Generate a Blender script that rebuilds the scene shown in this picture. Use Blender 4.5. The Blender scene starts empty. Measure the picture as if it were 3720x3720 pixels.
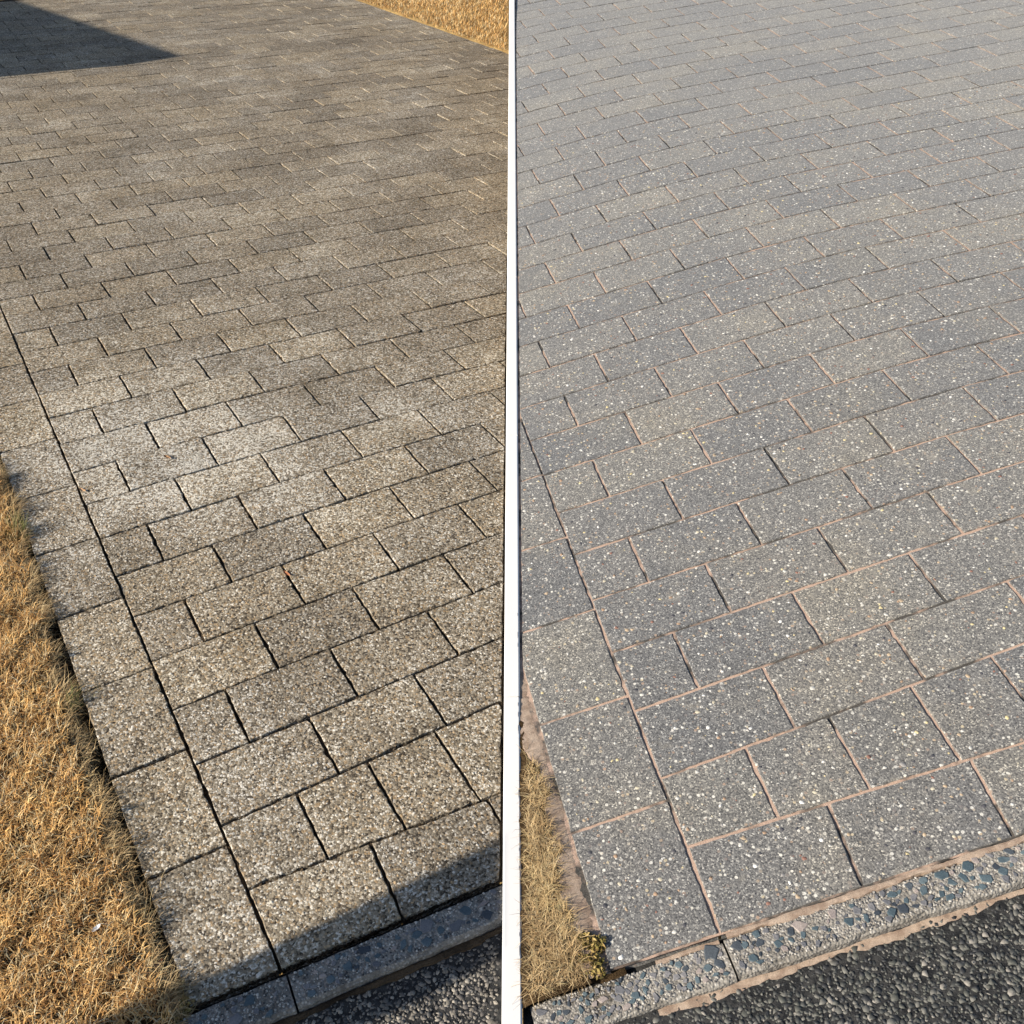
import bpy, math, random
import numpy as np
from mathutils import Matrix, Vector

scene = bpy.context.scene
COL = scene.collection
RNG = np.random.default_rng(11)
random.seed(5)

# ------------------------------------------------------------------ camera, sky, sun, exposure
FOC = 2.136                                   # focal length / half sensor width


def nrm(a):
    a = np.asarray(a, float)
    return a / np.linalg.norm(a)


class Plot:
    """One sloping stretch of paving: u across, v away from the road (in pavers / rows)."""
    def __init__(s, u, v, t, asp, shear, size):
        s.U = nrm(u)
        v = np.asarray(v, float)
        s.V = nrm(v - s.U * (v @ s.U))
        s.N = np.cross(s.U, s.V)
        s.t = np.asarray(t, float) * size
        s.L, s.asp, s.g = size, asp, shear
        s.W = asp * size

    def drop(s, x, y):
        """how far the paving falls away from its near plane as it levels out (metres), with slopes"""
        a, kx, ky, c, w = s.crest
        q = (kx * np.asarray(x) + ky * np.asarray(y) - c) / w
        sp = np.where(q > 20, q, np.log1p(np.exp(np.minimum(q, 20)))) * w
        sg = 1 / (1 + np.exp(-np.clip(q, -40, 40)))
        return a * sp, a * kx * sg, a * ky * sg

    def xy(s, u, v):
        return (u * s.L + v * s.W * s.g, v * s.W)


LP = Plot([0.8748, -0.3189, 0.3648], [-0.484, -0.541, 0.6878], [-1.6553, 3.1923, 7.7356], .677, -.009, .23)
RP = Plot([0.9495, -0.3025, 0.083], [-0.2499, -0.5699, 0.7828], [1.2413, 2.5121, 6.5575], .609, .058, .23 * 1.158)

LP.crest = (.070, .9, 1., 1.85, .25)
RP.crest = (.100, 1., 0., 1.15, .15)

up = nrm(LP.N + RP.N)
fw = nrm(np.array([0, 0, 1.0]) - up * up[2])
rt = np.cross(fw, up)
TO_WORLD = np.stack([rt, fw, up])             # view frame (x right, y down, z ahead) -> world
CAM_H = float(-(LP.N @ LP.t) * -1)
CAM_H = abs(float(LP.N @ LP.t))
CAM_LOC = np.array([0, 0, CAM_H])

cam_data = bpy.data.cameras.new("camera")
cam_data.sensor_width = 36
cam_data.lens = 18 * FOC
cam_data.clip_start, cam_data.clip_end = .02, 1000
camera = bpy.data.objects.new("camera", cam_data)
COL.objects.link(camera)
cx, cy, cz = TO_WORLD @ [1, 0, 0], TO_WORLD @ [0, -1, 0], TO_WORLD @ [0, 0, -1]
m = np.eye(4)
m[:3, 0], m[:3, 1], m[:3, 2], m[:3, 3] = cx, cy, cz, CAM_LOC
camera.matrix_world = Matrix(m.tolist())
scene.camera = camera

for p in (LP, RP):
    mm = np.eye(4)
    mm[:3, 0], mm[:3, 1], mm[:3, 2] = TO_WORLD @ p.U, TO_WORLD @ p.V, TO_WORLD @ p.N
    mm[:3, 3] = TO_WORLD @ p.t + CAM_LOC
    p.np = mm
    p.M = Matrix(mm.tolist())

SUN_EL, SUN_TURN = math.radians(27), math.radians(-1.0)
ray = np.cos(SUN_EL) * (np.cos(SUN_TURN) * LP.U + np.sin(SUN_TURN) * LP.V) - np.sin(SUN_EL) * LP.N
ray = Vector((TO_WORLD @ ray).tolist()).normalized()
sun_data = bpy.data.lights.new("sun", 'SUN')
sun_data.energy = 4.6
sun_data.angle = math.radians(.55)
sun_data.color = (1.0, .90, .76)
sun = bpy.data.objects.new("sun", sun_data)
sun.rotation_euler = ray.to_track_quat('-Z', 'Y').to_euler()
sun.location = (-6, 0, 6)
COL.objects.link(sun)

world = bpy.data.worlds.new("World")
scene.world = world
world.use_nodes = True
wn = world.node_tree
sky = wn.nodes.new("ShaderNodeTexSky")
sky.sky_type = 'NISHITA'
sky.sun_disc = False
to_sun = -ray
sky.sun_elevation = math.asin(to_sun.z)
sky.sun_rotation = math.atan2(to_sun.x, to_sun.y)
bg = wn.nodes["Background"]
wn.links.new(sky.outputs[0], bg.inputs[0])
bg.inputs[1].default_value = .07

scene.view_settings.view_transform = 'Standard'
scene.view_settings.look = 'None'
scene.view_settings.gamma = 1
scene.view_settings.use_curve_mapping = False
scene.view_settings.exposure = 0.72
scene.cycles.max_bounces = 4
scene.cycles.diffuse_bounces = 2
scene.cycles.glossy_bounces = 2


# ------------------------------------------------------------------ helpers
def tag(o, label=None, cat=None, group=None, kind=None):
    for k, v in (("label", label), ("category", cat), ("group", group), ("kind", kind)):
        if v:
            o[k] = v
    return o


def mesh_obj(name, verts, faces, mat, parent=None, smooth=False, mw=None):
    me = bpy.data.meshes.new(name)
    me.from_pydata([tuple(v) for v in verts], [], [tuple(f) for f in faces])
    if smooth:
        me.polygons.foreach_set("use_smooth", [True] * len(me.polygons))
    if mat:
        me.materials.append(mat)
    me.update()
    o = bpy.data.objects.new(name, me)
    COL.objects.link(o)
    if parent:
        o.parent = parent
    if mw is not None:
        o.matrix_world = mw
    return o


def np_mesh(name, verts, faces, mat, parent=None, smooth=False, mw=None):
    """verts (n,3) array, faces (m,k) array of equal-sized polygons."""
    me = bpy.data.meshes.new(name)
    n, (mf, k) = len(verts), faces.shape
    me.vertices.add(n)
    me.vertices.foreach_set("co", np.asarray(verts, np.float32).ravel())
    me.loops.add(mf * k)
    me.loops.foreach_set("vertex_index", faces.astype(np.int32).ravel())
    me.polygons.add(mf)
    me.polygons.foreach_set("loop_start", np.arange(mf, dtype=np.int32) * k)
    me.polygons.foreach_set("loop_total", np.full(mf, k, np.int32))
    me.update(calc_edges=True)
    if smooth:
        me.polygons.foreach_set("use_smooth", np.ones(mf, bool))
    me.materials.append(mat)
    o = bpy.data.objects.new(name, me)
    COL.objects.link(o)
    if parent:
        o.parent = parent
    if mw is not None:
        o.matrix_world = mw
    return o


def clip(poly, a, b, c):
    """keep a*x + b*y <= c"""
    out = []
    for i in range(len(poly)):
        p, q = poly[i], poly[(i + 1) % len(poly)]
        dp, dq = a * p[0] + b * p[1] - c, a * q[0] + b * q[1] - c
        if dp <= 0:
            out.append(p)
        if (dp < 0 < dq) or (dq < 0 < dp):
            s = dp / (dp - dq)
            out.append((p[0] + (q[0] - p[0]) * s, p[1] + (q[1] - p[1]) * s))
    return out


def area(poly):
    return .5 * sum(poly[i][0] * poly[(i + 1) % len(poly)][1] - poly[(i + 1) % len(poly)][0] * poly[i][1] for i in range(len(poly)))


def inset(poly, d):
    n = len(poly)
    out = [tuple(p) for p in poly]
    for i in range(n):
        (x0, y0), (x1, y1) = poly[i], poly[(i + 1) % n]
        ex, ey = x1 - x0, y1 - y0
        l = math.hypot(ex, ey)
        if l < 1e-6:
            continue
        nx, ny = ey / l, -ex / l              # outward for counter-clockwise
        out = clip(out, nx, ny, nx * x0 + ny * y0 - d)
        if len(out) < 3:
            return []
    return out


def project(p, x, y):
    X = x * p.U + y * p.V + p.t - float(p.drop(x, y)[0]) * p.N
    return FOC * X[0] / X[2], FOC * X[1] / X[2], X[2]


SEAM = .017                                   # half width of the white strip


def seam_clip(p, poly, extra=.002):
    sgn = 1 if p is LP else -1
    return clip(poly, sgn * p.U[0], sgn * p.V[0], -sgn * p.t[0] - SEAM - extra)


def seam_x(p, y, off=SEAM):
    sgn = -1 if p is LP else 1
    return (sgn * off - p.t[0] - y * p.V[0]) / p.U[0]


# ------------------------------------------------------------------ materials
class Nodes:
    def __init__(s, name, rough=.9, spec=.25):
        s.mat = bpy.data.materials.new(name)
        s.mat.use_nodes = True
        s.nt = s.mat.node_tree
        s.bsdf = s.nt.nodes["Principled BSDF"]
        s.bsdf.inputs["Roughness"].default_value = rough
        s.bsdf.inputs["Specular IOR Level"].default_value = spec
        s.geo = s.nt.nodes.new("ShaderNodeNewGeometry")
        s.pos = s.geo.outputs["Position"]

    def put(s, sock, val):
        if isinstance(val, bpy.types.NodeSocket):
            s.nt.links.new(val, sock)
        else:
            sock.default_value = val

    def noise(s, scale, detail=2., rough=.5, dist=0., vec=None):
        n = s.nt.nodes.new("ShaderNodeTexNoise")
        s.put(n.inputs["Vector"], vec or s.pos)
        n.inputs["Scale"].default_value = scale
        n.inputs["Detail"].default_value = detail
        n.inputs["Roughness"].default_value = rough
        n.inputs["Distortion"].default_value = dist
        return n.outputs["Fac"]

    def voro(s, scale, rand=1., vec=None):
        n = s.nt.nodes.new("ShaderNodeTexVoronoi")
        s.put(n.inputs["Vector"], vec or s.pos)
        n.inputs["Scale"].default_value = scale
        n.inputs["Randomness"].default_value = rand
        sp = s.nt.nodes.new("ShaderNodeSeparateColor")
        s.nt.links.new(n.outputs["Color"], sp.inputs[0])
        return n.outputs["Distance"], sp.outputs[0], sp.outputs[1], sp.outputs[2]

    def math(s, op, a, b=0., c=0.):
        n = s.nt.nodes.new("ShaderNodeMath")
        n.operation = op
        for i, v in enumerate((a, b, c)):
            s.put(n.inputs[i], v)
        return n.outputs[0]

    def ramp(s, fac, stops, const=False):
        n = s.nt.nodes.new("ShaderNodeValToRGB")
        if const:
            n.color_ramp.interpolation = 'CONSTANT'
        e = n.color_ramp.elements
        while len(e) < len(stops):
            e.new(.5)
        for i, (p, c) in enumerate(stops):
            e[i].position = p
            e[i].color = (*c, 1) if len(c) == 3 else c
        s.put(n.inputs[0], fac)
        return n.outputs[0]

    def step(s, val, lo, hi):
        n = s.nt.nodes.new("ShaderNodeMapRange")
        n.interpolation_type = 'SMOOTHSTEP'
        s.put(n.inputs["Value"], val)
        s.put(n.inputs["From Min"], lo)
        s.put(n.inputs["From Max"], hi)
        return n.outputs["Result"]

    def mix(s, fac, a, b, mode='MIX'):
        n = s.nt.nodes.new("ShaderNodeMix")
        n.data_type = 'RGBA'
        n.blend_type = mode
        s.put(n.inputs[0], fac)
        for i, v in ((6, a), (7, b)):
            s.put(n.inputs[i], (*v, 1) if isinstance(v, tuple) and len(v) == 3 else v)
        return n.outputs[2]

    def grey(s, val):
        n = s.nt.nodes.new("ShaderNodeCombineColor")
        for i in range(3):
            s.put(n.inputs[i], val)
        return n.outputs[0]

    def rand(s):
        oi = s.nt.nodes.new("ShaderNodeObjectInfo")
        return s.math('FRACT', s.math('ADD', oi.outputs["Random"], s.geo.outputs["Random Per Island"]))

    def island(s):
        return s.geo.outputs["Random Per Island"]

    def bump(s, height, dist, strength=1.):
        n = s.nt.nodes.new("ShaderNodeBump")
        n.inputs["Strength"].default_value = strength
        n.inputs["Distance"].default_value = dist
        s.put(n.inputs["Height"], height)
        s.nt.links.new(n.outputs[0], s.bsdf.inputs["Normal"])

    def out(s, col):
        s.put(s.bsdf.inputs["Base Color"], col)
        return s.mat


def mat_weathered():
    n = Nodes("weathered_paver", .95, .1)
    vd = n.nt.nodes.new("ShaderNodeVectorMath")
    vd.operation = 'DISTANCE'
    n.put(vd.inputs[0], n.pos)
    q = LP.np @ np.array([.34, 1.55, 0, 1])
    vd.inputs[1].default_value = tuple(q[:3])
    patch = n.step(vd.outputs["Value"], .80, .10)             # a bleached, lichened patch of its own
    drift = n.math('ADD', n.math('MULTIPLY', n.noise(2.6, 4, .7), .8), n.math('ADD', .08, n.math('MULTIPLY', patch, .17)))
    d, r, g, b = n.voro(225)
    d2, r2, g2, b2 = n.voro(430)
    # grains of the worn face: dark, taupe, buff and bleached, the pale ones lying in drifts
    key = n.math('ADD', n.math('ADD', r, n.math('MULTIPLY', n.math('SUBTRACT', drift, .5), .55)), n.math('MULTIPLY', n.math('SUBTRACT', r2, .5), .35))
    col = n.ramp(key, [(.0, (.055, .046, .036)), (.17, (.130, .108, .082)), (.36, (.215, .182, .137)), (.60, (.275, .236, .180)),
                       (.82, (.345, .303, .238)), (.95, (.54, .505, .44)), (1., (.70, .67, .61))])
    tan = n.step(g, .84, .90)
    col = n.mix(n.math('MULTIPLY', tan, .6), col, (.40, .285, .165))
    lich = n.step(n.noise(120, 3, .65, .5), n.math('SUBTRACT', .885, n.math('MULTIPLY', drift, .54)), n.math('SUBTRACT', .935, n.math('MULTIPLY', drift, .54)))
    col = n.mix(n.math('MULTIPLY', lich, .8), col, (.72, .685, .60))
    tone = n.ramp(n.rand(), [(0, (.84, .85, .87)), (.5, (1, 1, 1)), (1, (1.12, 1.10, 1.05))])
    col = n.mix(1., col, tone, 'MULTIPLY')
    grime = n.noise(7, 4, .65)
    col = n.mix(1., col, n.ramp(grime, [(.30, (1.10, 1.09, 1.06)), (.5, (1.03, 1.02, 1.0)), (.68, (.84, .83, .80))]), 'MULTIPLY')
    h = n.math('ADD', n.math('MULTIPLY', r, .7), n.math('SUBTRACT', n.math('MULTIPLY', r2, .5), n.math('MULTIPLY', d, .9)))
    n.bump(h, .0016, .75)
    return n.out(col)


def mat_clean():
    n = Nodes("cleaned_paver", .62, .45)
    n.bsdf.inputs["Sheen Weight"].default_value = .20       # sky glare put in as sheen, pale at low angles
    n.bsdf.inputs["Sheen Roughness"].default_value = .6
    d, r, g, b = n.voro(122)
    d2, r2, g2, b2 = n.voro(400)
    low = n.noise(2.4, 4, .65)
    base = n.ramp(r2, [(.0, (.042, .042, .042)), (.22, (.098, .097, .095)), (.5, (.144, .142, .137)), (.78, (.190, .186, .175)), (.93, (.31, .30, .275)), (1., (.52, .505, .455))])
    base = n.mix(1., base, n.ramp(low, [(.32, (.88, .90, .93)), (.5, (1, 1, 1)), (.68, (1.20, 1.15, 1.04))]), 'MULTIPLY')
    tone = n.ramp(n.rand(), [(0, (.83, .85, .89)), (.5, (.98, .98, .99)), (1, (1.13, 1.11, 1.06))])
    base = n.mix(1., base, tone, 'MULTIPLY')
    chip = n.math('MULTIPLY', n.step(d, .42, .33), n.step(r, .76, .77))
    col = n.ramp(g, [(0, (.56, .55, .51)), (.35, (.70, .68, .60)), (.5, (.33, .28, .22)), (.68, (.17, .155, .15)), (.85, (.36, .25, .18)), (1, (.52, .45, .30))])
    worn = n.noise(17, 3, .6)
    base = n.mix(n.math('MULTIPLY', chip, n.ramp(worn, [(.32, (.25, .25, .25)), (.55, (1, 1, 1))])), base, col)
    base = n.mix(n.math('MULTIPLY', n.step(worn, .60, .74), .35), base, (.30, .275, .225))
    h = n.math('SUBTRACT', n.math('ADD', n.math('MULTIPLY', r2, .7), n.math('MULTIPLY', chip, .5)), n.math('MULTIPLY', d2, .8))
    n.bump(h, .0010, .7)
    return n.out(base)


def mat_pebble(name, stops, rough=.6):
    n = Nodes(name, rough, .4)
    c = n.ramp(n.island(), stops, True)
    c = n.mix(1., c, n.ramp(n.noise(700, 2, .6), [(.3, (.75, .75, .75)), (.7, (1.2, 1.2, 1.2))]), 'MULTIPLY')
    return n.out(c)


def mat_simple(name, c0, c1, scale, rough=.9, bump=0., bs=300, spec=.2):
    n = Nodes(name, rough, spec)
    col = n.mix(n.step(n.noise(scale, 4, .6), .35, .65), c0, c1)
    g = n.noise(bs, 3, .7)
    col = n.mix(1., col, n.ramp(g, [(.3, (.7, .7, .7)), (.7, (1.3, 1.3, 1.3))]), 'MULTIPLY')
    if bump:
        n.bump(g, bump, .8)
    return n.out(col)


def mat_joint_sand():
    n = Nodes("joint_sand", 1., .05)
    sand = n.ramp(n.noise(900, 2, .7), [(.3, (.30, .20, .15)), (.5, (.48, .345, .27)), (.7, (.66, .52, .43))])
    dark = n.ramp(n.noise(500, 2, .7), [(.3, (.045, .043, .040)), (.7, (.13, .122, .112))])
    empty = n.step(n.noise(7.5, 4, .7), .47, .60)
    n.bump(n.noise(700, 2, .7), .002, .8)
    return n.out(n.mix(empty, sand, dark))


def mat_blade(name, stops):
    n = Nodes(name, .75, .2)
    c = n.ramp(n.island(), stops)
    c = n.mix(1., c, n.ramp(n.noise(6, 3, .6), [(.3, (.80, .74, .66)), (.5, (1.02, 1, 1)), (.7, (1.18, 1.16, 1.08))]), 'MULTIPLY')
    n.put(n.bsdf.inputs["Subsurface Weight"], 0.)
    return n.out(c)


def mat_kerb(name, dirt):
    n = Nodes(name, .9, .2)
    d, r, g, b = n.voro(210)
    col = n.ramp(r, [(0, (.17, .165, .15)), (.25, (.30, .285, .255)), (.5, (.38, .365, .33)), (.75, (.25, .235, .215)), (.9, (.48, .465, .43))])
    edge = n.step(d, .28, .5)
    col = n.mix(n.math('MULTIPLY', edge, .6), col, (.19, .175, .155))
    col = n.mix(n.math('MULTIPLY', n.step(n.noise(9, 4, .7), .5, .62), dirt), col, (.085, .072, .052))
    h = n.math('SUBTRACT', n.math('MULTIPLY', n.noise(400, 2, .6), .4), d)
    n.bump(h, .003, .8)
    return n.out(col)


M_WEATHERED, M_CLEAN = mat_weathered(), mat_clean()
M_PEB_CLEAN = mat_pebble("clean_pebble", [(0, (.56, .55, .51)), (.16, (.48, .44, .34)), (.28, (.30, .29, .28)), (.42, (.36, .25, .17)), (.52, (.20, .19, .18)),
                                          (.66, (.42, .33, .23)), (.75, (.07, .07, .08)), (.84, (.24, .13, .10)), (.89, (.60, .51, .29)), (.93, (.74, .73, .69))])
M_PEB_OLD = mat_pebble("old_pebble", [(0, (.56, .53, .46)), (.25, (.44, .39, .31)), (.45, (.30, .26, .20)), (.6, (.64, .60, .52)), (.78, (.16, .14, .11)), (.88, (.44, .32, .19))], .85)
M_SAND = mat_joint_sand()
M_SPILL = mat_simple("spilled_sand", (.34, .25, .19), (.52, .41, .32), 40, 1., .003, 800, .05)
M_EARTH = mat_simple("dark_earth", (.045, .034, .024), (.11, .080, .052), 12, 1., .006, 260, .05)
M_THATCH = mat_simple("thatch_soil", (.05, .033, .018), (.11, .072, .036), 25, 1., .008, 300, .05)
M_TAR = mat_simple("tar", (.010, .011, .013), (.045, .045, .044), 60, .7, .003, 420, .3)
M_KERB_CLEAN, M_KERB_OLD, M_KERB_DIRT = mat_kerb("kerb_concrete", .25), mat_kerb("old_kerb_concrete", .4), mat_kerb("stained_kerb_concrete", .75)
M_CHIP = mat_pebble("road_chipping", [(0, (.085, .088, .078)), (.2, (.055, .058, .056)), (.4, (.11, .11, .10)), (.6, (.032, .034, .037)), (.8, (.14, .138, .125)), (.95, (.24, .225, .20))], .6)
M_CHIP_OLD = mat_pebble("old_road_chipping", [(0, (.17, .155, .13)), (.25, (.12, .11, .10)), (.45, (.23, .21, .18)), (.65, (.08, .08, .078)), (.82, (.34, .31, .26))], .7)
M_BLUE = mat_simple("blue_stone", (.055, .085, .105), (.115, .155, .175), 14, .6, .001, 500, .4)
M_SLATE = mat_simple("grey_stone", (.12, .125, .14), (.22, .215, .22), 14, .6, .001, 500, .4)
M_DARKST = mat_simple("dark_stone", (.035, .045, .06), (.075, .09, .105), 14, .6, .001, 500, .4)
M_PINKST = mat_simple("buff_stone", (.26, .225, .215), (.36, .31, .28), 14, .6, .001, 500, .4)
_w = Nodes("white_edging", .6, .3)
M_WHITE = _w.out(_w.mix(_w.noise(5, 3, .6), (.80, .80, .79), (.86, .86, .85)))
M_STRAW = mat_blade("straw_blade", [(0, (.24, .12, .05)), (.2, (.46, .26, .095)), (.42, (.68, .41, .15)), (.62, (.76, .51, .22)), (.78, (.80, .61, .33)), (.88, (.36, .30, .16)), (1, (.80, .70, .48))])
M_STRAW2 = mat_blade("tan_blade", [(0, (.18, .12, .06)), (.25, (.36, .25, .125)), (.5, (.52, .38, .20)), (.75, (.62, .48, .27)), (.9, (.32, .27, .14)), (1, (.68, .56, .36))])
M_GREEN = mat_blade("green_blade", [(0, (.11, .15, .04)), (.4, (.19, .22, .07)), (.7, (.32, .30, .12)), (1, (.45, .38, .19))])
M_MOSS = mat_blade("moss_leaf", [(0, (.09, .085, .024)), (.3, (.19, .16, .045)), (.55, (.33, .26, .085)), (.8, (.42, .31, .13)), (1, (.18, .125, .05))])
M_RED = mat_simple("dead_leaf", (.34, .11, .05), (.48, .22, .11), 60, .8)
M_BROWNLEAF = mat_simple("brown_leaf", (.36, .20, .10), (.52, .33, .19), 60, .8)
M_BRICKISH = mat_simple("wall_render", (.42, .38, .32), (.52, .47, .40), 3, .9, .002, 120)
M_TIMBER = mat_simple("timber", (.20, .14, .09), (.30, .22, .15), 8, .85, .002, 90)
M_FIELD = mat_simple("dry_turf", (.26, .17, .07), (.40, .28, .12), 4, 1., .01, 80, .05)


# ------------------------------------------------------------------ paving
def paver_mesh(poly, r, jit, chamfer, depth, seg=.011):
    """Paver slab with a worn, slightly wavy edge: rings bottom, shoulder, top."""
    pts = []
    n = len(poly)
    for i in range(n):
        p, q = np.array(poly[i]), np.array(poly[(i + 1) % n])
        l = np.linalg.norm(q - p)
        if l < .004:
            pts.append(p)
            continue
        k = max(1, int(round(l / seg)))
        for j in range(k):
            pts.append(p + (q - p) * j / k)
    pts = np.array(pts)
    k = len(pts)
    c = pts.mean(0)
    d = c - pts
    d /= np.linalg.norm(d, axis=1, keepdims=True) + 1e-9
    pts = pts + r.normal(0, jit, (k, 2)) * .45 + d * np.abs(r.normal(0, jit, (k, 1))) * .8 + d * (r.random((k, 1)) < .04) * jit * 2.2
    ch = chamfer * (.7 + .8 * r.random((k, 1)))
    top = pts + d * ch * 1.25
    z_top = r.normal(0, .00025, k)
    V = [(x, y, -depth) for x, y in pts] + [(x, y, -float(ch[i, 0])) for i, (x, y) in enumerate(pts)] + [(x, y, float(z_top[i])) for i, (x, y) in enumerate(top)]
    F = []
    for i in range(k):
        j = (i + 1) % k
        F.append((i, j, k + j, k + i))
        F.append((k + i, k + j, 2 * k + j, 2 * k + i))
    F.append(tuple(range(2 * k, 3 * k)))
    return V, F


def layout(p, l0, l1, l2, edge_out, edge_joint0, umax, vmax, right_edge=None):
    """list of paver outlines (local metres)"""
    polys = []
    def q(*uv):
        polys.append([p.xy(*c) for c in uv])
    f0 = lambda u: l0[0] + l0[1] * u
    f1 = lambda u: l1[0] + l1[1] * u
    f2 = lambda u: l2[0] + l2[1] * u
    # course beside the lawn: blocks turned along the edge
    e0 = edge_joint0
    q((edge_out, f0(edge_out)), (0, f0(0)), (0, e0), (edge_out, e0))
    v = e0
    while v < vmax:
        d = RNG.normal(0, .015)
        q((edge_out, v), (0, v), (0, v + 1.6), (edge_out, v + 1.6))
        v += 1.6
    # first row along the kerb
    sl = l0[1] * -.55
    u, nu = 0, .965
    while u < umax:
        bu = 0 if u == 0 else -.05
        q((u + bu, f0(u + bu)), (nu - .05, f0(nu - .05)), (nu, f1(nu)), (u, f1(u)))
        u, nu = nu, nu + .985
    # second row: short blocks cut to a wedge
    k = 0
    while k * .63 < umax:
        a, b = k * .63, (k + 1) * .63
        q((a, f1(a)), (b, f1(b)), (b, f2(b)), (a, f2(a)))
        k += 1
    # running bond above
    r = 3
    while r <= vmax:
        lo = (lambda u: f2(u)) if r == 3 else (lambda u, r=r: r - 1 + (f2(u) - 2) * max(0, (6 - r) / 4))
        hi = lambda u, r=r: r + (f2(u) - 2) * max(0, (5 - r) / 4)
        start = 0 if r % 2 else -.5
        u = start
        wob = RNG.normal(0, .012)
        while u < umax:
            a, b = max(u, 0), u + 1
            ja = 0 if a == 0 else wob + RNG.normal(0, .006)
            q((a + (0 if a == 0 else wob), lo(a)), (b + wob, lo(b)), (b + wob, hi(b)), (a + (0 if a == 0 else wob), hi(a)))
            u += 1
        r += 1
    return polys


def build_drive(p, mat, bed_mat, label, polys, joint, jit, chamfer, tilt, zvar, bed_z, bed_var, vmax, xmin, far_clip=None):
    r = np.random.default_rng(3 if p is LP else 4)
    # bed of the joints, a fine sheet close by and a coarse one further off
    ys = np.concatenate([np.arange(-.35, 13, .16) * p.W, np.linspace(13.2, vmax + 1, 60) * p.W])
    ncol = 220
    V = []
    for y in ys:
        x1 = seam_x(p, y, SEAM - .006)
        if p is LP:
            xs = np.linspace(xmin * p.L, x1, ncol)
            if far_clip:
                xs = np.minimum(xs, far_clip(y / p.W) * p.L)
        else:
            xs = np.linspace(max(xmin * p.L, x1), x1 + 3.6 + .0, ncol) if x1 > xmin * p.L else np.linspace(xmin * p.L, xmin * p.L + 3.6, ncol)
        fine = 1. if y < 13 * p.W else .3
        for x in xs:
            V.append((x, y, (bed_z if y < 13 * p.W else max(bed_z, -.0075)) + bed_var * fine * r.normal()))
    V = np.array(V)
    l0 = K_L if p is LP else K_R
    V[:, 1] = np.maximum(V[:, 1], (l0[0] + l0[1] * V[:, 0] / p.L) * p.W - .001)
    V[:, 2] = np.minimum(V[:, 2], -.0022) - p.drop(V[:, 0], V[:, 1])[0]
    nr = len(ys)
    idx = np.arange(nr * ncol).reshape(nr, ncol)
    F = np.stack([idx[:-1, :-1], idx[:-1, 1:], idx[1:, 1:], idx[1:, :-1]], -1).reshape(-1, 4)
    drive = np_mesh("driveway", V, F, bed_mat, mw=p.M)
    tag(drive, label, None, None, "structure")
    items = []
    for poly in polys:
        if far_clip:
            a, b = far_clip(0) * p.L, far_clip(1) * p.L
            # x <= a + (b-a)*y/W
            poly = clip(poly, 1, -(b - a) / p.W, a)
        poly = seam_clip(p, poly) if len(poly) >= 3 else poly
        if len(poly) < 3 or area(poly) < .0004:
            continue
        pts = [project(p, *c) for c in poly]
        if all(c[0] < -1.12 for c in pts) or all(c[0] > 1.12 for c in pts) or all(c[1] < -1.10 for c in pts) or all(c[1] > 1.15 for c in pts):
            continue
        poly2 = inset(poly, joint * .5)
        if len(poly2) < 3 or area(poly2) < .0003:
            continue
        pts = clip(clip(clip(clip([c[:2] for c in pts], 1, 0, 1), -1, 0, 1), 0, 1, 1), 0, -1, 1)
        items.append((abs(area(pts)) if len(pts) > 2 else 0, poly2))
    items.sort(key=lambda t: -t[0])
    rest_v, rest_f = [], []
    tops = []
    for i, (_, poly) in enumerate(items):
        c = np.mean(poly, 0)
        local = [(x - c[0], y - c[1]) for x, y in poly]
        dz = r.normal(0, zvar)
        rx, ry = r.normal(0, tilt, 2)
        D, Dx, Dy = (float(q) for q in p.drop(*c))
        dz, rx, ry = dz - D, rx - Dy, ry + Dx
        if i < 300:
            Vp, Fp = paver_mesh(local, r, jit, chamfer, .045)
            o = mesh_obj("paver", Vp, Fp, mat, drive)
            o.location = (c[0], c[1], dz)
            o.rotation_euler = (rx, ry, 0)
            tops.append((c, poly, dz, rx, ry))
        else:
            Vp, Fp = paver_mesh(local, r, jit * .6, chamfer * .5, .045, .12)
            b = len(rest_v)
            rest_v += [(x + c[0], y + c[1], z + dz + y * rx - x * ry) for x, y, z in Vp]
            rest_f += [tuple(k + b for k in f) for f in Fp]
    if rest_f:
        o = mesh_obj("far_pavers", rest_v, rest_f, mat, drive)
        tag(o, kind="stuff")
    return drive, tops


K_L, K_R = (-.07, -.12), (-.03, -.045)          # kerb lines
FAR_LAWN = lambda v: 15.7 - .018 * v
L_polys = layout(LP, (-.07, -.12), (1.0, -.13), (1.95, .02), -.65, 1.68, 21, 60)
R_polys = layout(RP, (-.03, -.045), (1.0, -.065), (1.93, .05), -.70, 1.63, 14.5, 40)
drive_l, tops_l = build_drive(LP, M_WEATHERED, M_EARTH, "weathered brown block paving with dark open joints, beside the straw lawn", L_polys,
                              .0044, .0012, .0012, .0045, .0010, -.010, .0035, 60, -.66, FAR_LAWN)
drive_r, tops_r = build_drive(RP, M_CLEAN, M_SAND, "clean grey block paving with peach sand in its joints", R_polys,
                              .0056, .0007, .0014, .0018, .0005, -.0034, .0009, 40, -.71)


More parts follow.
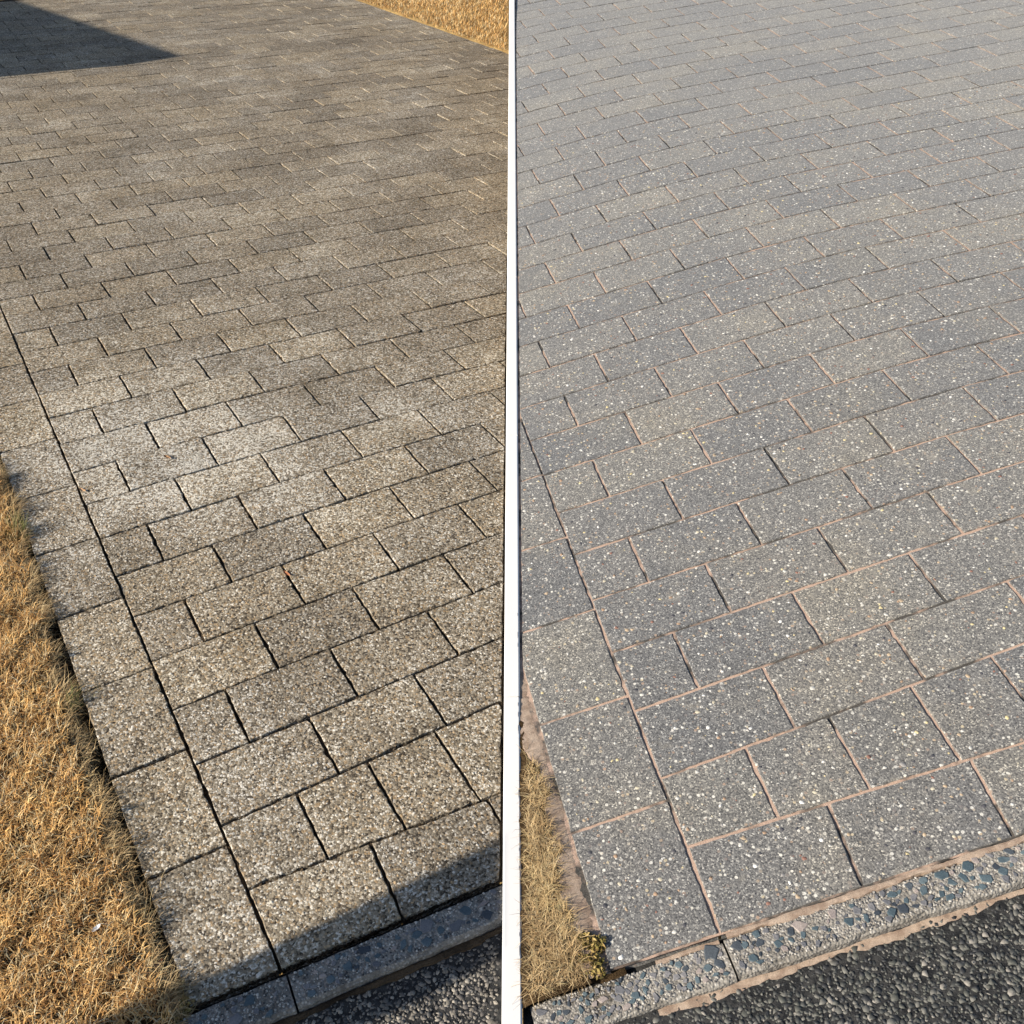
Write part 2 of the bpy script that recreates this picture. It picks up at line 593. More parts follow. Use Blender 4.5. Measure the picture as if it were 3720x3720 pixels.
# ------------------------------------------------------------------ loose small stone
def pebble_field(cent, size, flat, sides, r, irregular=.25, sink=.35, lid=.68):
    """low domes: ring at the base, ring at the shoulder and a flat lid; all polygons as quads/tris padded to quads"""
    n = len(cent)
    ang = np.linspace(0, 2 * np.pi, sides, endpoint=False)[None] + r.random((n, 1)) * 6.28
    rad = size[:, None] * (1 + r.normal(0, irregular, (n, sides))).clip(.5, 1.5)
    el = (.65 + .6 * r.random((n, 1)))
    th = r.random((n, 1)) * 6.28
    x, y = rad * np.cos(ang), rad * np.sin(ang) * el
    X, Y = x * np.cos(th) - y * np.sin(th), x * np.sin(th) + y * np.cos(th)
    hgt = (size * flat)[:, None]
    base = np.stack([X, Y, np.broadcast_to(-hgt * sink, X.shape)], -1)
    top = np.stack([X * lid, Y * lid, hgt * (1 - sink) * (1 + r.normal(0, .12, X.shape))], -1)
    V = np.concatenate([base, top], 1) + cent[:, None, :]
    k = 2 * sides
    F = []
    for i in range(sides):
        j = (i + 1) % sides
        F.append((i, j, sides + j, sides + i))
    for i in range(1, sides - 1, 2):          # lid in quads
        F.append((sides, sides + i, sides + i + 1, sides + (i + 2) % sides))
    F = np.array(F)
    F = (F[None] + (np.arange(n) * k)[:, None, None]).reshape(-1, 4)
    return V.reshape(-1, 3), F


def paver_chips(tops, per_m2, smin, smax, mat, drive, r, count, flat):
    C, S = [], []
    for c, poly, dz, rx, ry in tops[:count]:
        a = area(poly)
        k = r.poisson(a * per_m2)
        xs, ys = [q[0] for q in poly], [q[1] for q in poly]
        P = np.stack([r.uniform(min(xs), max(xs), k * 2), r.uniform(min(ys), max(ys), k * 2)], 1)
        keep = np.ones(len(P), bool)
        for i in range(len(poly)):
            (x0, y0), (x1, y1) = poly[i], poly[(i + 1) % len(poly)]
            l = math.hypot(x1 - x0, y1 - y0) + 1e-9
            keep &= ((x1 - x0) * (P[:, 1] - y0) - (y1 - y0) * (P[:, 0] - x0)) / l > .007
        P = P[keep][:k]
        s = smin + (smax - smin) * r.random(len(P)) ** 3.2
        z = dz + (P[:, 1] - c[1]) * rx - (P[:, 0] - c[0]) * ry
        C.append(np.column_stack([P, z]))
        S.append(s)
    C, S = np.concatenate(C), np.concatenate(S)
    V, F = pebble_field(C, S, flat, 7, r, .2, .62)
    o = np_mesh("pebbles", V, F, mat, drive)
    tag(o, kind="stuff")
    return o


paver_chips(tops_r, 3000, .0011, .0054, M_PEB_CLEAN, drive_r, np.random.default_rng(21), 120, .42)
paver_chips(tops_l, 5200, .0013, .0036, M_PEB_OLD, drive_l, np.random.default_rng(22), 130, .55)


# ------------------------------------------------------------------ kerbs and road
def line_frame(p, l0, u):
    """point on the kerb line and its unit direction, local metres"""
    a = np.array(p.xy(u, l0[0] + l0[1] * u))
    b = np.array(p.xy(u + 1, l0[0] + l0[1] * (u + 1)))
    d = (b - a) / np.linalg.norm(b - a)
    return a, d


def kerb(p, l0, u0, u1, width, mat, label, group, ztop, r, stones, end_at_seam=False):
    a, d = line_frame(p, l0, u0)
    b, _ = line_frame(p, l0, u1)
    nrm2 = np.array([-d[1], d[0]])
    if p is RP:                                # begin beside the white strip
        while min(q[0] * p.U[0] + q[1] * p.V[0] for q in (a, a - nrm2 * width)) + p.t[0] < SEAM + .004:
            a = a + d * .002
    gap = .009
    length = np.linalg.norm(b - a) - .0035
    ang = math.atan2(d[1], d[0])
    if end_at_seam:                            # stop short of the white strip
        lo, hi = 0., 6.
        for _ in range(40):
            mid = (lo + hi) / 2
            q = a + d * mid - nrm2 * (gap if p is LP else width)
            qq = a + d * mid
            inside = max(q[0] * LP.U[0] + q[1] * LP.V[0], qq[0] * LP.U[0] + qq[1] * LP.V[0]) + LP.t[0] < -SEAM - .003
            lo, hi = (mid, hi) if inside else (lo, mid)
        length = min(length, lo)
    N = max(6, int(length / .022))
    prof = [(-gap, -.10), (-gap, -.004), (-gap - .004, 0), (-width * .5, .0012), (-width + .005, 0), (-width, -.006), (-width, -.10)]
    V, F = [], []
    for i in range(N + 1):
        x = length * i / N
        for j, (y, z) in enumerate(prof):
            k = .0011 if 0 < j < 6 else 0
            V.append((x + (r.normal(0, .0006) if 0 < i < N else 0), y + r.normal(0, k), z + r.normal(0, k * .6)))
    m_ = len(prof)
    for i in range(N):
        for j in range(m_ - 1):
            F.append((i * m_ + j, i * m_ + j + 1, (i + 1) * m_ + j + 1, (i + 1) * m_ + j))
    F.append(tuple(range(m_ - 1, -1, -1)))
    F.append(tuple(range(N * m_, N * m_ + m_)))
    F = [f[::-1] for f in F]
    loc = p.M @ Matrix.Translation((a[0] + d[0] * .0018, a[1] + d[1] * .0018, ztop)) @ Matrix.Rotation(ang, 4, 'Z')
    o = mesh_obj("kerb_stone", V, F, mat, mw=loc)
    tag(o, label, "kerb", group)
    # broken stones set in the top face
    placed = []
    tries = 0
    while len(placed) < stones and tries < stones * 40:
        tries += 1
        s = .0042 + .0098 * r.random() ** 1.6
        x, y = r.uniform(.008, length - .008), r.uniform(-width + .009, -gap - .008)
        if y + s * .8 > -gap - .002 or y - s * .8 < -width + .003:
            continue
        if any((x - X) ** 2 + (y - Y) ** 2 < (s + S) ** 2 * .62 for X, Y, S in placed):
            continue
        placed.append((x, y, s))
        k = r.integers(5, 8)
        an = np.sort(np.linspace(0, 6.28, k, endpoint=False) + r.normal(0, .25, k))
        el, th = r.uniform(.5, 1), r.uniform(0, 6.28)
        ra = s * (1 + r.normal(0, .18, k)).clip(.6, 1.4)
        px, py = ra * np.cos(an), ra * np.sin(an) * el
        px, py = px * math.cos(th) - py * math.sin(th), px * math.sin(th) + py * math.cos(th)
        SV = [(px[i], py[i], -.004) for i in range(k)] + [(px[i], py[i], .0010) for i in range(k)] + [(px[i] * .86, py[i] * .86, .0019 + r.normal(0, .0002)) for i in range(k)]
        SF = [(i, (i + 1) % k, k + (i + 1) % k, k + i) for i in range(k)] + [(k + i, k + (i + 1) % k, 2 * k + (i + 1) % k, 2 * k + i) for i in range(k)] + [tuple(range(2 * k, 3 * k))]
        t = r.random()
        st = mesh_obj("stone", SV, SF, M_BLUE if t < .40 else M_SLATE if t < .76 else M_DARKST if t < .88 else M_PINKST, o)
        st.location = (x, y, 0.0008)
    # grit of the exposed face
    k = int(length * width * 42000)
    C = np.column_stack([r.uniform(.004, length - .004, k), r.uniform(-width + .004, -gap - .003, k), np.full(k, .0009)])
    PV, PF = pebble_field(C, .001 + .0016 * r.random(k), .5, 5, r, .2, .5)
    g = np_mesh("grit", PV, PF[:, :], M_GRIT if p is RP else M_GRIT_OLD, o)
    tag(g, kind="stuff")
    return o


M_GRIT = mat_pebble("grit", [(0, (.36, .345, .31)), (.3, (.20, .19, .18)), (.5, (.48, .46, .42)), (.7, (.28, .25, .21)), (.85, (.10, .095, .095))], .8)
M_GRIT_OLD = mat_pebble("old_grit", [(0, (.40, .38, .34)), (.25, (.15, .14, .13)), (.5, (.56, .54, .49)), (.7, (.20, .18, .16)), (.85, (.06, .06, .06))], .9)

rk = np.random.default_rng(8)
kerb(LP, K_L, .03, 2.6, .071, M_KERB_OLD, "shaded kerb stone between the brown paving and the road, ending at the white strip", "kerb stones along the road", -.004, rk, 46, True)
kerb(LP, K_L, -3.4, .03, .071, M_KERB_OLD, "grimy kerb stone running out under the straw lawn corner", "kerb stones along the road", -.006, rk, 60)
kerb(RP, K_R, .0, 3.4, .073, M_KERB_CLEAN, "pale kerb stone full of blue chips below the clean grey paving", "kerb stones along the road", -.003, rk, 175)
kerb(RP, K_R, -2.3, .0, .073, M_KERB_DIRT, "kerb stone with dirt-stained end beside the mossy tuft", "kerb stones along the road", -.009, rk, 80)


def road(p, l0, width, z, mat, label, r, xmin, xmax, depth, density, smin, smax, base_mat):
    a, d = line_frame(p, l0, 0)
    n2 = np.array([-d[1], d[0]])
    def wp(x, y):
        q = a + d * x + n2 * y
        return q
    # base sheet, clipped at the seam
    poly = [tuple(wp(xmin, .004)), tuple(wp(xmin, -depth)), tuple(wp(xmax, -depth)), tuple(wp(xmax, .004))]
    poly = seam_clip(p, poly, -.004)
    o = mesh_obj("road", [(x, y, z - .0024) for x, y in poly], [tuple(range(len(poly)))], base_mat, mw=p.M)
    tag(o, label, None, None, "structure")
    n = int((xmax - xmin) * (depth - width) * density)
    # jittered grid so the chippings lie edge to edge
    step = 1 / math.sqrt(density)
    gx, gy = np.meshgrid(np.arange(xmin, xmax, step), np.arange(-depth, -width - .004, step * .9))
    P = np.stack([gx.ravel(), gy.ravel()], 1)
    P += r.uniform(-.5, .5, P.shape) * step
    keep = r.random(len(P)) < .96
    P = P[keep]
    P = P[P[:, 1] < -width - .004]
    Q = a[None] + P[:, :1] * d[None] + P[:, 1:] * n2[None]
    vx = Q[:, 0] * p.U[0] + Q[:, 1] * p.V[0] + p.t[0]
    keep = (vx < -SEAM - .006) if p is LP else (vx > SEAM + .006)
    # only what lies near the picture
    zz = Q[:, 0] * p.U[2] + Q[:, 1] * p.V[2] + p.t[2]
    yy = Q[:, 0] * p.U[1] + Q[:, 1] * p.V[1] + p.t[1]
    keep &= (np.abs(FOC * vx / zz) < 1.15) & (FOC * yy / zz < 1.3)
    Q, P = Q[keep], P[keep]
    # thinner and lower against the kerb, where fines have washed in
    near = np.clip((-P[:, 1] - width) / .05, 0, 1)
    s = (smin + (smax - smin) * r.random(len(Q)) ** 1.4)
    C = np.column_stack([Q, z - .002 + r.normal(0, .0006, len(Q)) - (1 - near) * .0010])
    V, F = pebble_field(C, s, .26, 6, r, .36, .55, .90)
    # tilt lids at random
    nv = 12
    Vr = V.reshape(-1, nv, 3)
    tx, ty = r.normal(0, .13, (2, len(Vr), 1))
    rel = Vr - C[:, None, :]
    Vr[:, :, 2] += rel[:, :, 0] * tx + rel[:, :, 1] * ty
    g = np_mesh("chippings", Vr.reshape(-1, 3), F, mat, o)
    tag(g, kind="stuff")
    return o


road(LP, K_L, .071, -.022, M_CHIP_OLD, "rough dark tarmac road below the shaded kerb", np.random.default_rng(31), -1.2, .95, 1.1, 30000, .0017, .0046, M_TAR)
road(RP, K_R, .073, -.020, M_CHIP, "rough dark tarmac road below the pale kerb", np.random.default_rng(32), -1.0, 1.5, 1.1, 26000, .0018, .0054, M_TAR)


def sand_ribbon(p, l0, off, half, z, u0, u1, r, name, label, mat, bulge=.002):
    """ragged line of washed-out sand lying along the kerb"""
    a, d = line_frame(p, l0, u0)
    b, _ = line_frame(p, l0, u1)
    n2 = np.array([-d[1], d[0]])
    length = np.linalg.norm(b - a)
    N = int(length / .006)
    V, F = [], []
    ph = r.random(6) * 6.28
    for i in range(N + 1):
        x = length * i / N
        rag = .40 * math.sin(x * 19 + ph[0]) + .30 * math.sin(x * 43 + ph[1]) + .22 * math.sin(x * 97 + ph[2]) + .16 * math.sin(x * 211 + ph[3])
        lo = max(.0015, half * (.75 + .7 * rag) + .0004 * r.normal())
        hi = half * (.5 + .12 * math.sin(x * 61 + ph[4])) + .0003 * r.normal()
        b = bulge * (.75 + .35 * math.sin(x * 29 + ph[5]))
        for y, zz in ((off - lo, -.012), (off - lo * .75, b * .6), (off, b), (off + hi * .8, b * .6), (off + hi, -.012)):
            q = a + d * x + n2 * y
            V.append((q[0], q[1], z + zz + r.normal(0, .0002)))
    for i in range(N):
        for j in range(4):
            F.append((i * 5 + j, (i + 1) * 5 + j, (i + 1) * 5 + j + 1, i * 5 + j + 1))
    o = mesh_obj(name, V, F, mat, mw=p.M)
    tag(o, label, "sand", None, "stuff")
    return o


sand_ribbon(RP, K_R, -.078, .013, -.0222, -.5, 3.2, np.random.default_rng(41), "sand", "peach sand washed out between pale kerb and road", M_SPILL, .0012)
sand_ribbon(RP, K_R, -.0060, .0100, -.0022, .03, 3.2, np.random.default_rng(42), "sand", "peach sand line between clean paving and pale kerb", M_SPILL, .002)
sand_ribbon(RP, K_R, -.0070, .0090, -.0100, -.42, -.02, np.random.default_rng(43), "sand", "short peach sand patch under the corner block of clean paving", M_SPILL, .0015)
sand_ribbon(LP, K_L, -.077, .010, -.0215, -.6, 1.6, np.random.default_rng(44), "silt", "brown silt gathered along the foot of the shaded kerb", M_EARTH, .003)


# ------------------------------------------------------------------ lawns
def wave(x, seed):
    return .5 * math.sin(x * 7.1 + seed) + .3 * math.sin(x * 17.3 + seed * 2) + .2 * math.sin(x * 41 + seed * 3)


def blades(base, length, width, r, lean, curl, mat, name, parent=None, mw=None, seg=3, head=None):
    n = len(base)
    az = r.uniform(0, 2 * np.pi, n) if head is None else r.normal(head, .7, n)
    ln = np.clip(np.abs(r.normal(lean, .35, n)), .05, 1.45)       # angle from upright
    cu = r.normal(curl, curl * .6, n)
    tw = r.normal(0, .9, n)
    pts = [base.copy()]
    cur = base.copy()
    a, t = az.copy(), ln.copy()
    for i in range(seg):
        d = np.stack([np.sin(t) * np.cos(a), np.sin(t) * np.sin(a), np.cos(t)], 1)
        cur = cur + d * (length / seg)[:, None]
        pts.append(cur.copy())
        t = t + cu
        a = a + tw * .6
    side = np.stack([-np.sin(az), np.cos(az), np.zeros(n)], 1)
    V = []
    for i, q in enumerate(pts):
        w = width * (1 - .85 * i / seg)
        V += [q - side * w[:, None] * .5, q + side * w[:, None] * .5]
    V = np.stack(V, 1)
    k = V.shape[1]
    F = np.array([(2 * i, 2 * i + 1, 2 * i + 3, 2 * i + 2) for i in range(seg)])
    F = (F[None] + (np.arange(n) * k)[:, None, None]).reshape(-1, 4)
    return np_mesh(name, V.reshape(-1, 3), F, mat, parent, True, mw)


def lawn_sheet(p, edge_u, v0, v1, far_u, z_in, z_low, label, seed, r, mat, lip=.05, gapw=.0):
    """turf base: a low trench beside the paving, then a ragged lip up to the lawn"""
    ys = np.arange(v0 * p.W, v1 * p.W, .012)
    V, F = [], []
    for y in ys:
        e = edge_u(y / p.W) * p.L + .012 * wave(y * 6, seed) + y * p.g
        cols = [(p.L * -.60 + y * p.g, z_low), (e + lip * .35, z_low), (e + lip * .12, z_low * .5), (e, z_in * .8), (e - .03, z_in), (e - .10, z_in), (e - .25, z_in), (far_u * p.L, z_in)]
        for x, z in cols:
            V.append((x + r.normal(0, .001), y, z + r.normal(0, .0018)))
    k = 8
    for i in range(len(ys) - 1):
        for j in range(k - 1):
            F.append((i * k + j, (i + 1) * k + j, (i + 1) * k + j + 1, i * k + j + 1))
    o = mesh_obj("lawn", V, F, mat, mw=p.M)
    tag(o, label, None, None, "structure")
    return o


# left lawn: sun-bleached straw, a shaded trench beside the blocks
L_EDGE = lambda v: -.80 - .05 * max(0, min(1, (v - 1) / 3)) + .10 * max(0, min(1, (v - 5) / 4))
rl = np.random.default_rng(51)
lawn_sheet(LP, L_EDGE, -.6, 14, -6, .004, -.045, "bare turf under the straw-coloured lawn by the brown paving", 1.3, rl, M_THATCH)


def lawn_pts(p, edge, v0, v1, u_far, n, r, seed, z, bias=1.0):
    y = r.uniform(v0, v1, n) * p.W
    e = np.array([edge(q / p.W) * p.L + .012 * wave(q * 6, seed) + q * p.g for q in y])
    x = e - (r.random(n) ** bias) * (e - u_far * p.L)
    return np.column_stack([x, y, z + r.normal(0, .003, n)])


def clump(x, y, k=1.):
    """uneven growth: 0 in worn hollows, 1 in thick clumps"""
    f = (np.sin(x * 61 * k + 2 * np.sin(y * 37 * k)) + np.sin(y * 53 * k + 1.7 * np.sin(x * 43 * k + 1)) + .7 * np.sin(x * 131 * k - y * 117 * k)) / 2.7
    return np.clip(.5 + .5 * f, 0, 1)


pts = lawn_pts(LP, L_EDGE, -.5, 10.5, -2.3, 56000, rl, 1.3, .004)
cl = clump(pts[:, 0], pts[:, 1])
keep = rl.random(len(pts)) < .45 + .55 * cl
pts, cl = pts[keep], cl[keep]
pts[:, 2] += .010 * cl
g1 = blades(pts, rl.uniform(.55, 1.25, len(pts)) * (.020 + .020 * cl), rl.uniform(.0012, .0023, len(pts)), rl, .75, .62, M_STRAW, "grass", None, LP.M)
tag(g1, "dense straw-coloured dry grass left of the brown paving", "grass", None, "stuff")
pts = lawn_pts(LP, L_EDGE, -.5, 12, -6, 22000, rl, 1.3, .004)
o = blades(pts, rl.uniform(.02, .04, len(pts)), rl.uniform(.0012, .002, len(pts)), rl, .85, .45, M_STRAW, "sparse_grass", g1)
tag(o, kind="stuff")
# fringe hanging into the trench
ny = 4600
y = rl.uniform(-.5, 11, ny) * LP.W
e = np.array([L_EDGE(q / LP.W) * LP.L + .012 * wave(q * 6, 1.3) + q * LP.g for q in y])
pts = np.column_stack([e + rl.normal(0, .006, ny) + .004, y, rl.normal(-.004, .006, ny)])
wild = np.clip(.35 + .8 * np.sin(y * 31) * np.sin(y * 13 + 1), .1, 1)
o = blades(pts, rl.uniform(.02, .040, ny) * (.8 + wild), rl.uniform(.0009, .0015, ny), rl, .95, .35, M_STRAW2, "fringe", g1, None, 3, 0.)
tag(o, kind="stuff")
# brown stems lying in the trench
y = rl.uniform(-.3, 11, 900) * LP.W
pts = np.column_stack([-.68 * LP.L - rl.random(900) * .03, y, rl.normal(-.028, .006, 900)])
o = blades(pts, rl.uniform(.02, .045, 900), rl.uniform(.0009, .0014, 900), rl, 1.2, .25, M_STRAW2, "stems", g1)
tag(o, kind="stuff")

# right lawn: longer tan grass with sand between it and the blocks
R_EDGE = lambda v: -.82 - .03 * math.sin(v * 2.1)
rr = np.random.default_rng(52)
lawn_r = lawn_sheet(RP, R_EDGE, -.07, 5.2, -1.75, .002, -.010, "thin soil under the tan grass by the clean paving", 4.1, rr, M_THATCH, .04)


def keep_right(pts):
    vx = pts[:, 0] * RP.U[0] + pts[:, 1] * RP.V[0] + RP.t[0]
    return pts[vx > SEAM + .012]


pts = keep_right(lawn_pts(RP, R_EDGE, .02, 4.6, -1.7, 34000, rr, 4.1, .002))
g2 = blades(pts, rr.uniform(.016, .040, len(pts)) * (.6 + .8 * clump(pts[:, 0], pts[:, 1], 1.3)), rr.uniform(.0007, .0013, len(pts)), rr, 1.12, .40, M_STRAW2, "grass", None, RP.M)
tag(g2, "tangled tan dry grass beside the sand and clean grey paving", "grass", None, "stuff")
# seam side of the right lawn sheet
me = lawn_r.data
for vtx in me.vertices:
    lim = seam_x(RP, vtx.co.y, SEAM - .004)
    if vtx.co.x < lim:
        vtx.co.x = lim
# washed sand beside the blocks
ys = np.arange(-.02 * RP.W, 4.4 * RP.W, .006)
V, F = [], []
for i, y in enumerate(ys):
    out = R_EDGE(y / RP.W) * RP.L + y * RP.g - .006 - .008 * (.5 + .5 * wave(y * 9, 7.7)) + rr.normal(0, .0012)
    inn = -.697 * RP.L + y * RP.g
    lim = seam_x(RP, y, SEAM - .002)
    for s, z in ((0, -.004), (.12, .0005), (.45, -.0005), (.8, -.003), (1.03, -.006)):
        V.append((max(lim, out + (inn - out) * s), y, z + .001 + rr.normal(0, .0006)))
for i in range(len(ys) - 1):
    for j in range(4):
        F.append((i * 5 + j, i * 5 + j + 1, (i + 1) * 5 + j + 1, (i + 1) * 5 + j))
o = mesh_obj("sand", V, F, M_SPILL, mw=RP.M)
tag(o, "peach sand swept between tan grass and the clean edge blocks", "sand", None, "stuff")

# far lawn at the end of the brown paving
v0, v1 = 26, 60
V = []
for v in np.linspace(v0, v1, 60):
    for k in range(8):
        x, y = (FAR_LAWN(v) + .02) * LP.L + .045 * k * k, v * LP.W
        x = min(x, seam_x(LP, y, SEAM - .004))
        V.append((x, y, (.004 if k else -.02) - float(LP.drop(x, y)[0])))
F = [(i * 8 + j, i * 8 + j + 1, (i + 1) * 8 + j + 1, (i + 1) * 8 + j) for i in range(59) for j in range(7)]
o = mesh_obj("lawn", V, F, M_FIELD, mw=LP.M)
tag(o, "bare turf under the golden far lawn corner", None, None, "structure")
n = 70000
v = rl.uniform(28, 58, n)
x = FAR_LAWN(v) * LP.L + .012 + rl.random(n) * 2.2
pts = np.column_stack([x, v * LP.W, .004 - LP.drop(x, v * LP.W)[0]])
vx = pts[:, 0] * LP.U[0] + pts[:, 1] * LP.V[0] + LP.t[0]
pts = pts[vx < -SEAM - .03]
o = blades(pts, rl.uniform(.02, .04, len(pts)), rl.uniform(.003, .005, len(pts)), rl, .9, .4, M_STRAW, "grass", None, LP.M, 2)
tag(o, "golden dry lawn corner beyond the far end of the brown paving", "grass", None, "stuff")


# ------------------------------------------------------------------ weeds and leaves
def tuft(p, u, v, z, n, height, spread, mat, name, label, cat, seed, width=.0014, lean=.45):
    r = np.random.default_rng(seed)
    x, y = p.xy(u, v)
    base = np.column_stack([r.normal(0, spread, n), r.normal(0, spread, n), np.zeros(n)])
    o = blades(base, r.uniform(.5, 1., n) * height, np.full(n, width), r, lean, .22, mat, name, None, p.M @ Matrix.Translation((x, y, z)))
    tag(o, label, cat)
    return o


tuft(LP, -.74, 8.75, -.012, 110, .085, .010, M_GREEN, "weed_tuft", "grey-green weed tuft far up the edge of the brown paving", "weed", 61)
tuft(LP, -.73, 4.75, -.012, 70, .065, .008, M_GREEN, "weed_tuft", "small olive weed tuft halfway along the brown paving's lawn edge", "weed", 62)
tuft(LP, -.71, 4.15, -.02, 60, .075, .010, M_STRAW2, "weed_tuft", "brown withered tuft leaning onto the edge blocks below the olive weed", "weed", 63, .0013, .8)
tuft(LP, -.77, 2.2, -.010, 90, .060, .016, M_STRAW2, "weed_tuft", "bristling brown tuft shading the second lowest edge block", "weed", 64, .0012, .5)
tuft(LP, -.76, 1.45, -.010, 110, .066, .016, M_STRAW2, "weed_tuft", "bristling brown tuft shading the joint above the lowest edge block", "weed", 65, .0012, .5)
tuft(LP, -.76, 6.6, -.010, 80, .060, .014, M_STRAW2, "weed_tuft", "brown grass tuft over the edge blocks between the two green weeds", "weed", 66, .0012, .6)


def leafy_clump(p, u, v, z, rx, ry, h, n, mat, name, label, seed, leaf=.0042):
    r = np.random.default_rng(seed)
    x, y = p.xy(u, v)
    root = bpy.data.objects.new(name, None)
    COL.objects.link(root)
    root.matrix_world = p.M @ Matrix.Translation((x, y, z))
    tag(root, label, "weed")
    lobes = 11
    la, lr = r.uniform(0, 6.28, lobes), r.random(lobes) ** .6
    lc = np.column_stack([lr * np.cos(la) * rx, lr * np.sin(la) * ry, h * r.uniform(.15, .75, lobes) * (1 - .6 * lr)])
    ls = r.uniform(.25, .5, lobes) * min(rx, ry)
    w = r.integers(0, lobes, n)
    dv = r.normal(0, 1, (n, 3))
    dv /= np.linalg.norm(dv, axis=1, keepdims=True)
    C = lc[w] + dv * (ls[w] * r.random(n) ** .4)[:, None]
    C[:, 2] = np.maximum(C[:, 2], .001)
    d1, d2 = r.normal(0, 1, (n, 3)), r.normal(0, 1, (n, 3))
    d1 /= np.linalg.norm(d1, axis=1, keepdims=True)
    d2 -= d1 * (d1 * d2).sum(1, keepdims=True)
    d2 /= np.linalg.norm(d2, axis=1, keepdims=True)
    s = leaf * r.uniform(.6, 1.4, (n, 1))
    V = np.stack([C - d1 * s, C + d2 * s * .45, C + d1 * s, C - d2 * s * .45], 1).reshape(-1, 3)
    np_mesh("leaves", V, np.arange(4 * n).reshape(n, 4), mat, root)
    k = 40
    base = np.column_stack([r.normal(0, rx * .35, k), r.normal(0, ry * .35, k), np.zeros(k)])
    blades(base, r.uniform(.5, .95, k) * h, np.full(k, .0014), r, .4, .1, mat, "stems", root)
    return root


leafy_clump(RP, -.785, .24, -.014, .030, .044, .038, 1500, M_MOSS, "mossy_weed", "yellow-green mossy clump at the corner of the clean paving", 71)
leafy_clump(LP, -.70, .16, -.02, .032, .038, .036, 1200, M_MOSS, "mossy_weed", "yellow-green leafy weed at the bottom corner of the brown paving", 72)


def leaf(p, u, v, z, size, rot, mat, label, seed):
    r = np.random.default_rng(seed)
    x, y = p.xy(u, v)
    V, F = [], []
    for i, t in enumerate(np.linspace(-1, 1, 7)):
        w = (1 - t * t) ** .7 * .38 + .01
        zz = .18 * t * t + .05 * r.normal()
        for s in (-1, 0, 1):
            V.append((t * size, s * w * size, (zz + .16 * abs(s)) * size))
    for i in range(6):
        for j in range(2):
            F.append((i * 3 + j, (i + 1) * 3 + j, (i + 1) * 3 + j + 1, i * 3 + j + 1))
    o = mesh_obj("dead_leaf", V, F, mat, mw=p.M @ Matrix.Translation((x, y, z)) @ Matrix.Rotation(rot, 4, 'Z') @ Matrix.Rotation(.15, 4, 'X'))
    tag(o, label, "leaf", "dead leaves")
    return o


leaf(LP, 1.50, 5.74, .000, .012, 1.9, M_RED, "rust-red curled leaf caught in a joint amid the brown paving", 81)
leaf(LP, .035, 9.4, -.002, .013, 2.0, M_BROWNLEAF, "brown leaf strip in the edge joint high on the brown paving", 82)
leaf(LP, .52, 3.4, -.001, .014, 2.0, M_BROWNLEAF, "pale brown leaf lodged in a joint near the lower edge blocks", 83)
leaf(LP, 1.02, 9.6, -.001, .013, 2.1, M_BROWNLEAF, "brown leaf lying in a joint of the white-flecked brown blocks", 84)
leaf(LP, -.735, .62, .0, .009, .6, M_RED, "red leaf among the stems beside the bottom corner weed", 85)
leaf(LP, -1.05, 1.25, .022, .009, .4, M_WHITE, "whitish bleached scrap lying on the straw lawn", 86)


# ------------------------------------------------------------------ white strip between the two pavings
pa = np.array([seam_x(LP, -.5, 0), -.5, 0, 1])
pb = np.array([seam_x(LP, 9.4, 0), 9.4, 0, 1])
wa, wb = LP.np @ pa, LP.np @ pb
dirv = Vector((wb - wa)[:3].tolist())
length = dirv.length
dirv.normalize()
side = Vector((TO_WORLD @ np.array([1., 0, 0])).tolist())
upv = side.cross(dirv).normalized()
M4 = Matrix((side, dirv, upv)).transposed().to_4x4()
M4.translation = Vector(wa[:3].tolist())
strip = bpy.data.objects.new("edging_strip", None)
COL.objects.link(strip)
strip.matrix_world = M4
tag(strip, "narrow white edging strip dividing the brown paving from the clean grey paving", "edging")
seglen = .92
k = 0
while k * seglen < length:
    y0, y1 = k * seglen + .0015, (k + 1) * seglen - .0015
    w, t = SEAM - .001, .006
    prof = [(-w, -.03), (-w, t - .003), (-w + .003, t), (w - .003, t), (w, t - .003), (w, -.03)]
    V = [(x, yy, z) for yy in (y0, y1) for x, z in prof]
    F = [(j, j + 1, 6 + j + 1, 6 + j) for j in range(5)] + [(5, 4, 3, 2, 1, 0), (6, 7, 8, 9, 10, 11)]
    cap = mesh_obj("segment", V, [f[::-1] for f in F], M_WHITE, strip)
    # footing under the white top, seen only where the brown paving falls away
    w -= .004
    V = [(x, yy, z) for z in (-.85, -.0295) for x, yy in ((-w, y0), (w, y0), (w, y1), (-w, y1))]
    mesh_obj("footing", V, [(3, 2, 1, 0), (4, 5, 6, 7), (0, 1, 5, 4), (1, 2, 6, 5), (2, 3, 7, 6), (3, 0, 4, 7)], M_EARTH, cap)
    k += 1

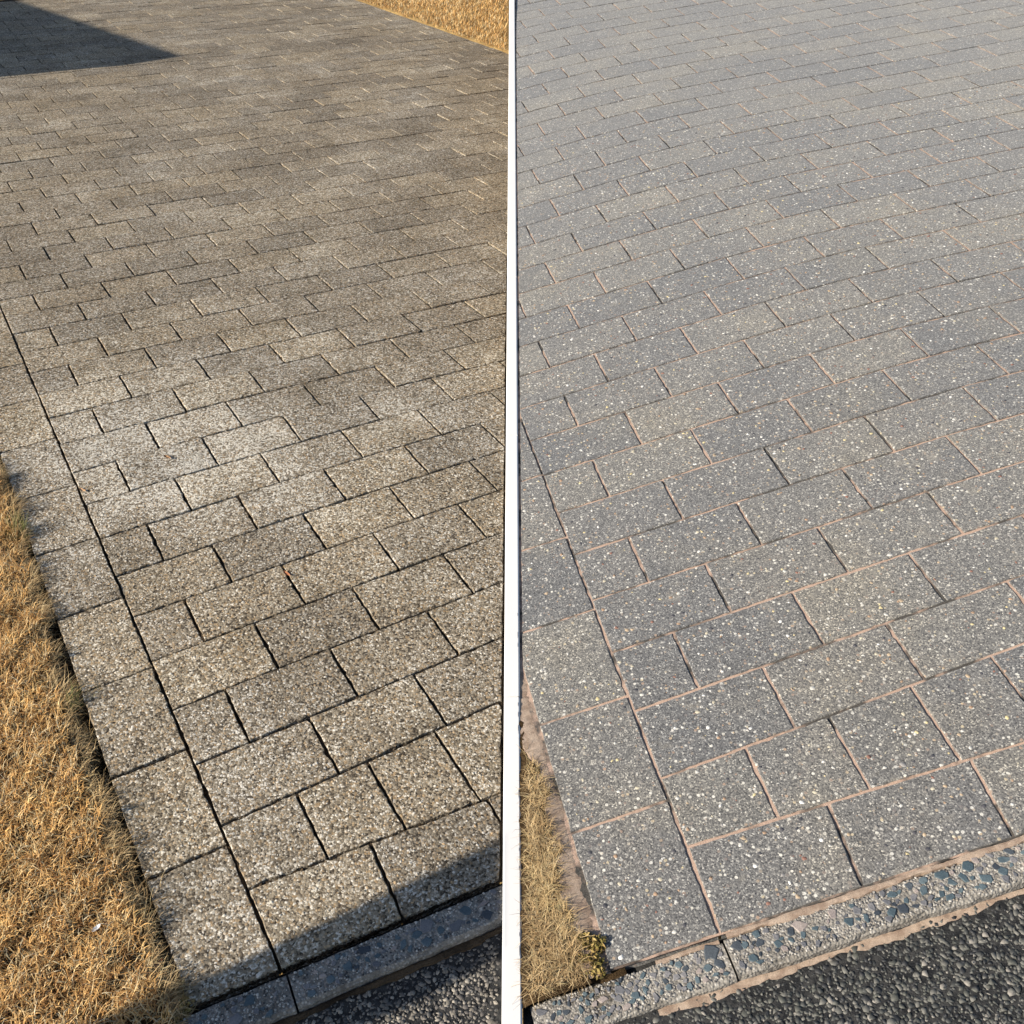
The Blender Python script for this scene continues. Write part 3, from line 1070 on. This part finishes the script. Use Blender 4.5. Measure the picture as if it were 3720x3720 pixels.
# ------------------------------------------------------------------ things beside the picture that shade it, and the ground around
POST_H, PW = 1.02, .188  # unseen post added as shadow caster, height chosen to stop its shadow at the strip
x_tip, y_mid = LP.xy(1.66, -.42)
dx = POST_H / math.tan(SUN_EL)
px_, py_ = x_tip - dx - PW / 2, y_mid - dx * math.tan(SUN_TURN)
post = bpy.data.objects.new("shadow_post", None)
COL.objects.link(post)
post.matrix_world = LP.M @ Matrix.Translation((px_, py_, 0))
tag(post, "unseen square timber post, sized so its shadow crosses the kerb and ends at the white strip", "post")
h2 = PW / 2
BOX = [(3, 2, 1, 0), (4, 5, 6, 7), (0, 1, 5, 4), (1, 2, 6, 5), (2, 3, 7, 6), (3, 0, 4, 7)]
SQ = ((-1, -1), (1, -1), (1, 1), (-1, 1))
rise = .553 * h2 * math.tan(SUN_EL)            # slanted top shapes the shadow's end to follow the white strip
V = [(sx * h2, sy * h2, -.3) for sx, sy in SQ] + [(sx * h2, sy * h2, POST_H - .02 + sy * rise) for sx, sy in SQ]
mesh_obj("shaft", V, BOX, M_TIMBER, post)
c2 = h2 + .002
V = [(sx * c2, sy * c2, POST_H + t + sy * rise) for t in (-.018, 0) for sx, sy in SQ]
mesh_obj("cap", V, BOX, M_TIMBER, post)

WALL_H = 1.45
ends = []
for u, v in ((7.15, 41.8), (5.8, 51.6)):       # where the top of the wall throws its shadow
    x, y = LP.xy(u, v)
    run = (WALL_H + float(LP.drop(x, y)[0])) / math.tan(SUN_EL)
    ends.append((x - run, y - run * math.tan(SUN_TURN)))
(wx, wy), (w2x, w2y) = ends
wall = bpy.data.objects.new("garden_wall", None)
COL.objects.link(wall)
wall.matrix_world = LP.M @ Matrix.Translation((wx, wy, 0)) @ Matrix.Rotation(math.atan2(w2y - wy, w2x - wx), 4, 'Z')
tag(wall, "rendered garden wall whose shadow falls across the far paving", "wall")
V = [(x, y, z) for z in (-.9, WALL_H - .06) for x, y in ((0, 0), (4, 0), (4, .3), (0, .3))]
mesh_obj("wall_body", V, BOX, M_BRICKISH, wall)
V = [(x, y, z) for z in (WALL_H - .06, WALL_H) for x, y in ((0, -.002), (4, -.002), (4, .33), (0, .33))]
mesh_obj("coping", V, BOX, M_BRICKISH, wall)

gz = -1.2
V = [(-150, -150, gz), (150, -150, gz), (150, 150, gz), (-150, 150, gz)]
tag(mesh_obj("ground", V, [(0, 1, 2, 3)], M_FIELD), "dry open ground all around", None, None, "structure")
